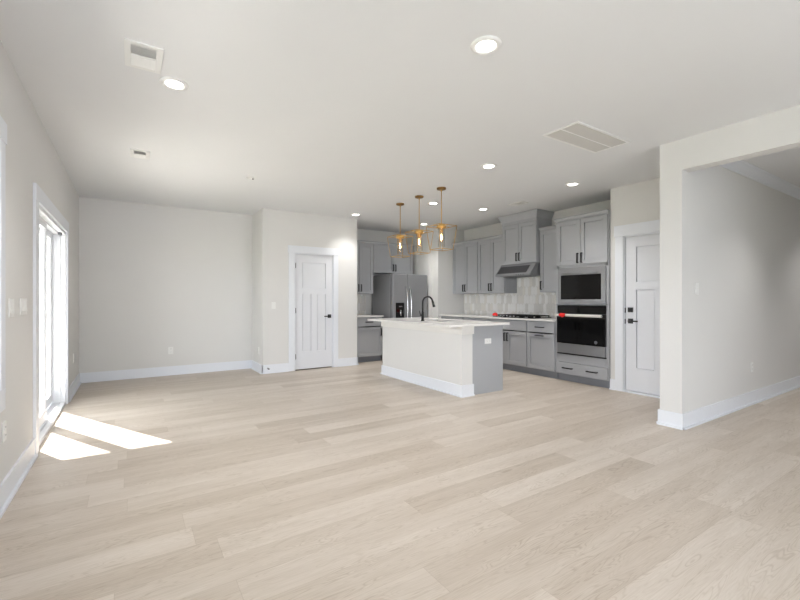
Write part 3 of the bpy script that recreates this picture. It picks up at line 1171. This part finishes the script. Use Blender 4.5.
# faucet
fa = thing('kitchen_faucet', 'matte black gooseneck faucet standing on the island countertop', 'faucet', (3.56, 4.86, 0.914))
bm = BM()
cyl(bm, (0, 0, 0), (0, 0, 0.012), 0.028, 20)
cyl(bm, (0, 0, 0.012), (0, 0, 0.13), 0.021, 20, 0.019)
obj('base', bm, M['black'], fa)
pts = [(0, 0, 0.12), (0, 0, 0.20), (0, 0, 0.265)]
R = 0.092
for k in range(1, 15):
    a = PI - k * (PI * 0.93) / 14
    pts.append((R + R * math.cos(a), 0, 0.265 + R * math.sin(a)))
obj('gooseneck', tube(BM(), pts, 0.013, 14), M['black'], fa)
bm = BM()
e1 = Vector(pts[-1])
dr_ = (Vector(pts[-1]) - Vector(pts[-2])).normalized()
cyl(bm, e1 - dr_ * 0.01, e1 + dr_ * 0.085, 0.0165, 16, 0.019)
obj('spray_head', bm, M['black'], fa)
bm = BM()
cyl(bm, (0, 0.015, 0.085), (0, 0.055, 0.085), 0.013, 12)
tube(bm, [(0, 0.045, 0.085), (-0.01, 0.05, 0.11), (-0.02, 0.055, 0.15)], [0.007, 0.006, 0.005], 8)
obj('lever', bm, M['black'], fa)


# ------------------------------------------------------------------ pendant lights
def pendant(loc, label):
    r = thing('pendant_light', label, 'pendant light', loc, group='brass cage pendants over the island')
    # origin at the ceiling
    bm = lathe(BM(), [(0, -0.026), (0.050, -0.026), (0.062, -0.02), (0.064, -0.002), (0.064, 0.0), (0, 0)], seg=32)
    obj('canopy', bm, M['bronze'], r)
    bm = BM()
    cyl(bm, (0, 0, -0.026), (0, 0, -0.50), 0.0055, 10)
    cyl(bm, (0, 0, -0.026), (0, 0, -0.045), 0.011, 12)
    obj('rod', bm, M['brass'], r)
    bm = lathe(BM(), [(0, -0.490), (0.018, -0.490), (0.055, -0.503), (0.062, -0.508), (0.062, -0.545), (0.056, -0.548), (0.024, -0.548), (0.024, -0.60), (0, -0.60)], seg=32)
    obj('socket_cap', bm, M['brass'], r)
    zt, zb, wt, wb, q = -0.520, -0.835, 0.148, 0.112, 0.0040
    bm = BM()
    T = [(sx * wt, sy * wt, zt) for sx, sy in ((-1, -1), (1, -1), (1, 1), (-1, 1))]
    B = [(sx * wb, sy * wb, zb) for sx, sy in ((-1, -1), (1, -1), (1, 1), (-1, 1))]
    for i in range(4):
        j = (i + 1) % 4
        tube(bm, [T[i], T[j]], q, 6)
        tube(bm, [B[i], B[j]], q, 6)
        tube(bm, [T[i], B[i]], q, 6)
        mid = tuple((T[i][k] + T[j][k]) / 2 for k in range(3))
        l = Vector((mid[0], mid[1], 0)).normalized() * 0.055
        tube(bm, [(l.x, l.y, zt), mid], q * 0.9, 6)
    obj('cage', bm, M['brass'], r)
    bm = BM()
    cyl(bm, (0, 0, -0.548), (0, 0, -0.80), 0.047, 28, cap=False)
    obj('glass_shade', bm, M['clear'], r)
    b_ = obj('bulb', lathe(BM(), [(0.0, -0.725), (0.008, -0.722), (0.0150, -0.705), (0.019, -0.68), (0.018, -0.655), (0.012, -0.625), (0.011, -0.60)], seg=18), M['clear'], r)
    obj('filament', lathe(BM(), [(0, -0.71), (0.006, -0.70), (0.009, -0.675), (0.006, -0.64), (0, -0.62)], seg=12), M['filament'], b_)
    return r


PG = 'brass cage pendants over the island'
P1 = pendant((3.53, 4.39, H), 'brass cage pendant with glass cylinder, rightmost and nearest of the three')
dup(P1, (3.54, 4.92, H), 'brass cage pendant hanging in the middle of the three over the island', group=PG)
dup(P1, (3.56, 5.46, H), 'brass cage pendant, leftmost and farthest of the three, nearest the refrigerator', group=PG)


# ------------------------------------------------------------------ ceiling fixtures
def downlight(x, y, label):
    r = thing('recessed_light', label, 'recessed light', (x, y, H), group='recessed ceiling lights')
    obj('trim_ring', lathe(BM(), [(0.056, 0.0), (0.056, -0.006), (0.07, -0.012), (0.088, -0.008), (0.092, 0.0)], seg=40), M['plastic'], r)
    obj('lens', lathe(BM(), [(0.0, -0.0055), (0.056, -0.0055)], seg=40), M['lens'], r, label='glowing white lens')
    return r


lamp_beam = bpy.data.lights.new('lamp_beam', 'SPOT')
lamp_beam.energy = LAMP
lamp_beam.spot_size = math.radians(108)
lamp_beam.spot_blend = 1.0
lamp_beam.shadow_soft_size = 0.06
lamp_beam.color = (1.0, 0.985, 0.965)


def beam(x, y):
    o = bpy.data.objects.new('lamp_beam', lamp_beam)
    C.objects.link(o)
    o.location = (x, y, H - 0.02)


LG = 'recessed ceiling lights'
L0 = downlight(1.775, 1.785, 'largest recessed light, nearest the camera at top centre of the ceiling')
beam(1.775, 1.785)
for x, y, lb in ((0.255, 3.295, 'recessed light on the left of the ceiling beside the larger air vent'),
                 (3.40, 3.375, 'recessed light between the ceiling return grille and the pendants'),
                 (4.85, 3.30, 'recessed light in front of the oven tower and entry door'),
                 (4.93, 5.02, 'recessed light in front of the range hood cabinet'),
                 (3.97, 5.14, 'recessed light seen between the middle and right pendant rods'),
                 (4.91, 6.66, 'recessed light just above the middle pendant cage, nearest the fridge alcove'),
                 (3.35, 6.58, 'recessed light by the kitchen corner of the pantry wall'),
                 (5.75, 0.98, 'recessed light in the hall ceiling nearer the opening'),
                 (7.95, 0.98, 'recessed light farther down the hall ceiling')):
    dup(L0, (x, y, H), lb, group=LG)
    beam(x, y)


def register(x, y, wx, wy, label):
    """two-way ceiling register; near half opens to the camera"""
    r = thing('air_vent', label, 'air vent', (x, y, H))
    f = 0.034
    bm = BM()
    box(bm, -wx / 2, -wy / 2, -0.009, -wx / 2 + f, wy / 2, 0)
    box(bm, wx / 2 - f, -wy / 2, -0.009, wx / 2, wy / 2, 0)
    box(bm, -wx / 2 + f, -wy / 2, -0.009, wx / 2 - f, -wy / 2 + f, 0)
    box(bm, -wx / 2 + f, wy / 2 - f, -0.009, wx / 2 - f, wy / 2, 0)
    box(bm, -wx / 2 + f, -0.008, -0.009, wx / 2 - f, 0.008, 0)
    obj('frame', bm, M['plastic'], r, 0.002)
    bm = BM()
    n = 5
    for half in (-1, 1):
        a0, a1 = (-wy / 2 + f, -0.008) if half < 0 else (0.008, wy / 2 - f)
        for k in range(n):
            y0 = a0 + (k + 0.5) * (a1 - a0) / n
            dy = 0.010 * half
            prism(bm, [(y0 - dy, -0.001), (y0 - dy + 0.002, -0.001), (y0 + dy + 0.002, -0.010), (y0 + dy, -0.010)], 'x', -wx / 2 + f, wx / 2 - f)
    obj('slat', bm, M['plastic'], r)
    obj('duct_opening', box(BM(), -wx / 2 + f, -wy / 2 + f, -0.0015, wx / 2 - f, wy / 2 - f, -0.0005), M['plastic'], r)
    return r


register(0.066, 3.035, 0.20, 0.32, 'larger white ceiling air vent beside the left recessed light')
register(0.078, 5.075, 0.17, 0.27, 'smaller white ceiling air vent farther back, near the back left corner')
register(5.10, 4.43, 0.18, 0.27, 'small white ceiling air vent in front of the raised hood cabinet')

# return grille
r = thing('return_grille', 'large white return air grille in the ceiling, split by a centre bar', 'return grille', (3.59, 2.29, H))
wx, wy, f = 0.83, 0.36, 0.022
bm = BM()
box(bm, -wx / 2, -wy / 2, -0.010, wx / 2, -wy / 2 + f, 0)
box(bm, -wx / 2, wy / 2 - f, -0.010, wx / 2, wy / 2, 0)
box(bm, -wx / 2, -wy / 2 + f, -0.010, -wx / 2 + f, wy / 2 - f, 0)
box(bm, wx / 2 - f, -wy / 2 + f, -0.010, wx / 2, wy / 2 - f, 0)
box(bm, -wx / 2 + f, -0.006, -0.008, wx / 2 - f, 0.006, 0)
obj('frame', bm, M['plastic'], r, 0.002)
bm = BM()
n = 52
for k in range(n):
    x0 = -wx / 2 + f + (k + 0.5) * (wx - 2 * f) / n
    prism(bm, [(x0 - 0.004, -0.001), (x0 - 0.003, -0.001), (x0 + 0.006, -0.007), (x0 + 0.005, -0.007)], 'y', -wy / 2 + f, wy / 2 - f)
obj('louvre', bm, M['grille'], r)
obj('filter', box(BM(), -wx / 2 + f, -wy / 2 + f, -0.0015, wx / 2 - f, wy / 2 - f, -0.0005), M['grille'], r)

# sprinkler / sensor cover
r = thing('sprinkler_cover', 'small round white sprinkler cover on the ceiling near the pantry corner', 'sprinkler', (1.24, 5.32, H))
obj('plate', lathe(BM(), [(0, -0.006), (0.045, -0.006), (0.05, 0.0), (0, 0)], seg=28), M['plastic'], r)
bm = BM()
cyl(bm, (0.035, 0, -0.006), (0.035, 0, -0.016), 0.008, 10)
obj('sensor_tip', bm, M['hinge'], r)


# ------------------------------------------------------------------ wall plates
def plate(name, label, cat, loc, face, gangs, kind, m=None):
    r = thing(name, label, cat, loc, face)
    wd = 0.07 + 0.046 * (gangs - 1)
    obj('cover_plate', box(BM(), -wd / 2, -0.006, -0.058, wd / 2, 0, 0.058), M['plastic'], r, 0.002)
    for g in range(gangs):
        cx = (g - (gangs - 1) / 2) * 0.046
        if kind == 'switch':
            bm = prism(BM(), [(-0.006, -0.033), (-0.012, -0.031), (-0.008, 0.0), (-0.0075, 0.031), (-0.006, 0.033)], 'x', cx - 0.0165, cx + 0.0165)
            obj('rocker', bm, M['plastic'], r)
        else:
            for s in (-1, 1):
                bm = box(BM(), cx - 0.017, -0.009, s * 0.024 - 0.015, cx + 0.017, -0.006, s * 0.024 + 0.015)
                sk = obj('socket', bm, M['plastic'], r, 0.002)
                bm = BM()
                for q in (-0.006, 0.006):
                    box(bm, cx + q - 0.001, -0.0096, s * 0.024 - 0.002, cx + q + 0.001, -0.009, s * 0.024 + 0.008)
                obj('slot', bm, M['hinge'], sk)
    return r


plate('light_switch', 'two-gang white light switch on the left wall, nearer the window', 'light switch', (XL, 3.55, 1.17), '+X', 2, 'switch')
plate('light_switch', 'wide four-gang white light switch on the left wall, nearer the sliding door', 'light switch', (XL, 3.90, 1.175), '+X', 4, 'switch')
plate('wall_outlet', 'white outlet low on the left wall between window and sliding door', 'outlet', (XL, 3.375, 0.43), '+X', 1, 'outlet')
plate('wall_outlet', 'white outlet low on the left wall just beyond the sliding door', 'outlet', (XL, 6.95, 0.45), '+X', 1, 'outlet')
plate('wall_outlet', 'white outlet low on the back wall of the dining side', 'outlet', (0.54, YB, 0.40), '-Y', 1, 'outlet')
plate('wall_outlet', 'white outlet low on the narrow side wall of the pantry corner', 'outlet', (XJ, 7.20, 0.36), '-X', 1, 'outlet')
plate('light_switch', 'white light switch on the wall left of the pantry door', 'light switch', (2.0, YJ, 1.13), '-Y', 1, 'switch')
plate('light_switch', 'white light switch on the hall wall near the opening corner', 'light switch', (4.67, 1.815, 1.33), '-Y', 1, 'switch')
plate('wall_outlet', 'white outlet low on the hall wall above the baseboard', 'outlet', (6.12, 1.815, 0.43), '-Y', 1, 'outlet')
r = plate('wall_outlet', 'white outlet mounted sideways on the grey island end panel', 'outlet', (3.935, IY0 + 0.004, 0.68), '-Y', 1, 'outlet')
r.rotation_euler = (0, PI / 2, 0)

# door stop on the pantry baseboard
r = thing('door_stop', 'small spring door stop with dark tip on the pantry wall baseboard', 'door stop', (1.90, YJ - 0.014, 0.085), '-Y')
bm = BM()
cyl(bm, (0, 0, 0), (0, -0.006, 0), 0.013, 14)
cyl(bm, (0, -0.006, 0), (0, -0.055, 0), 0.006, 10)
obj('spring', bm, M['chrome'], r)
bm = BM()
cyl(bm, (0, -0.055, 0), (0, -0.075, 0), 0.011, 12)
obj('tip', bm, M['black'], r)
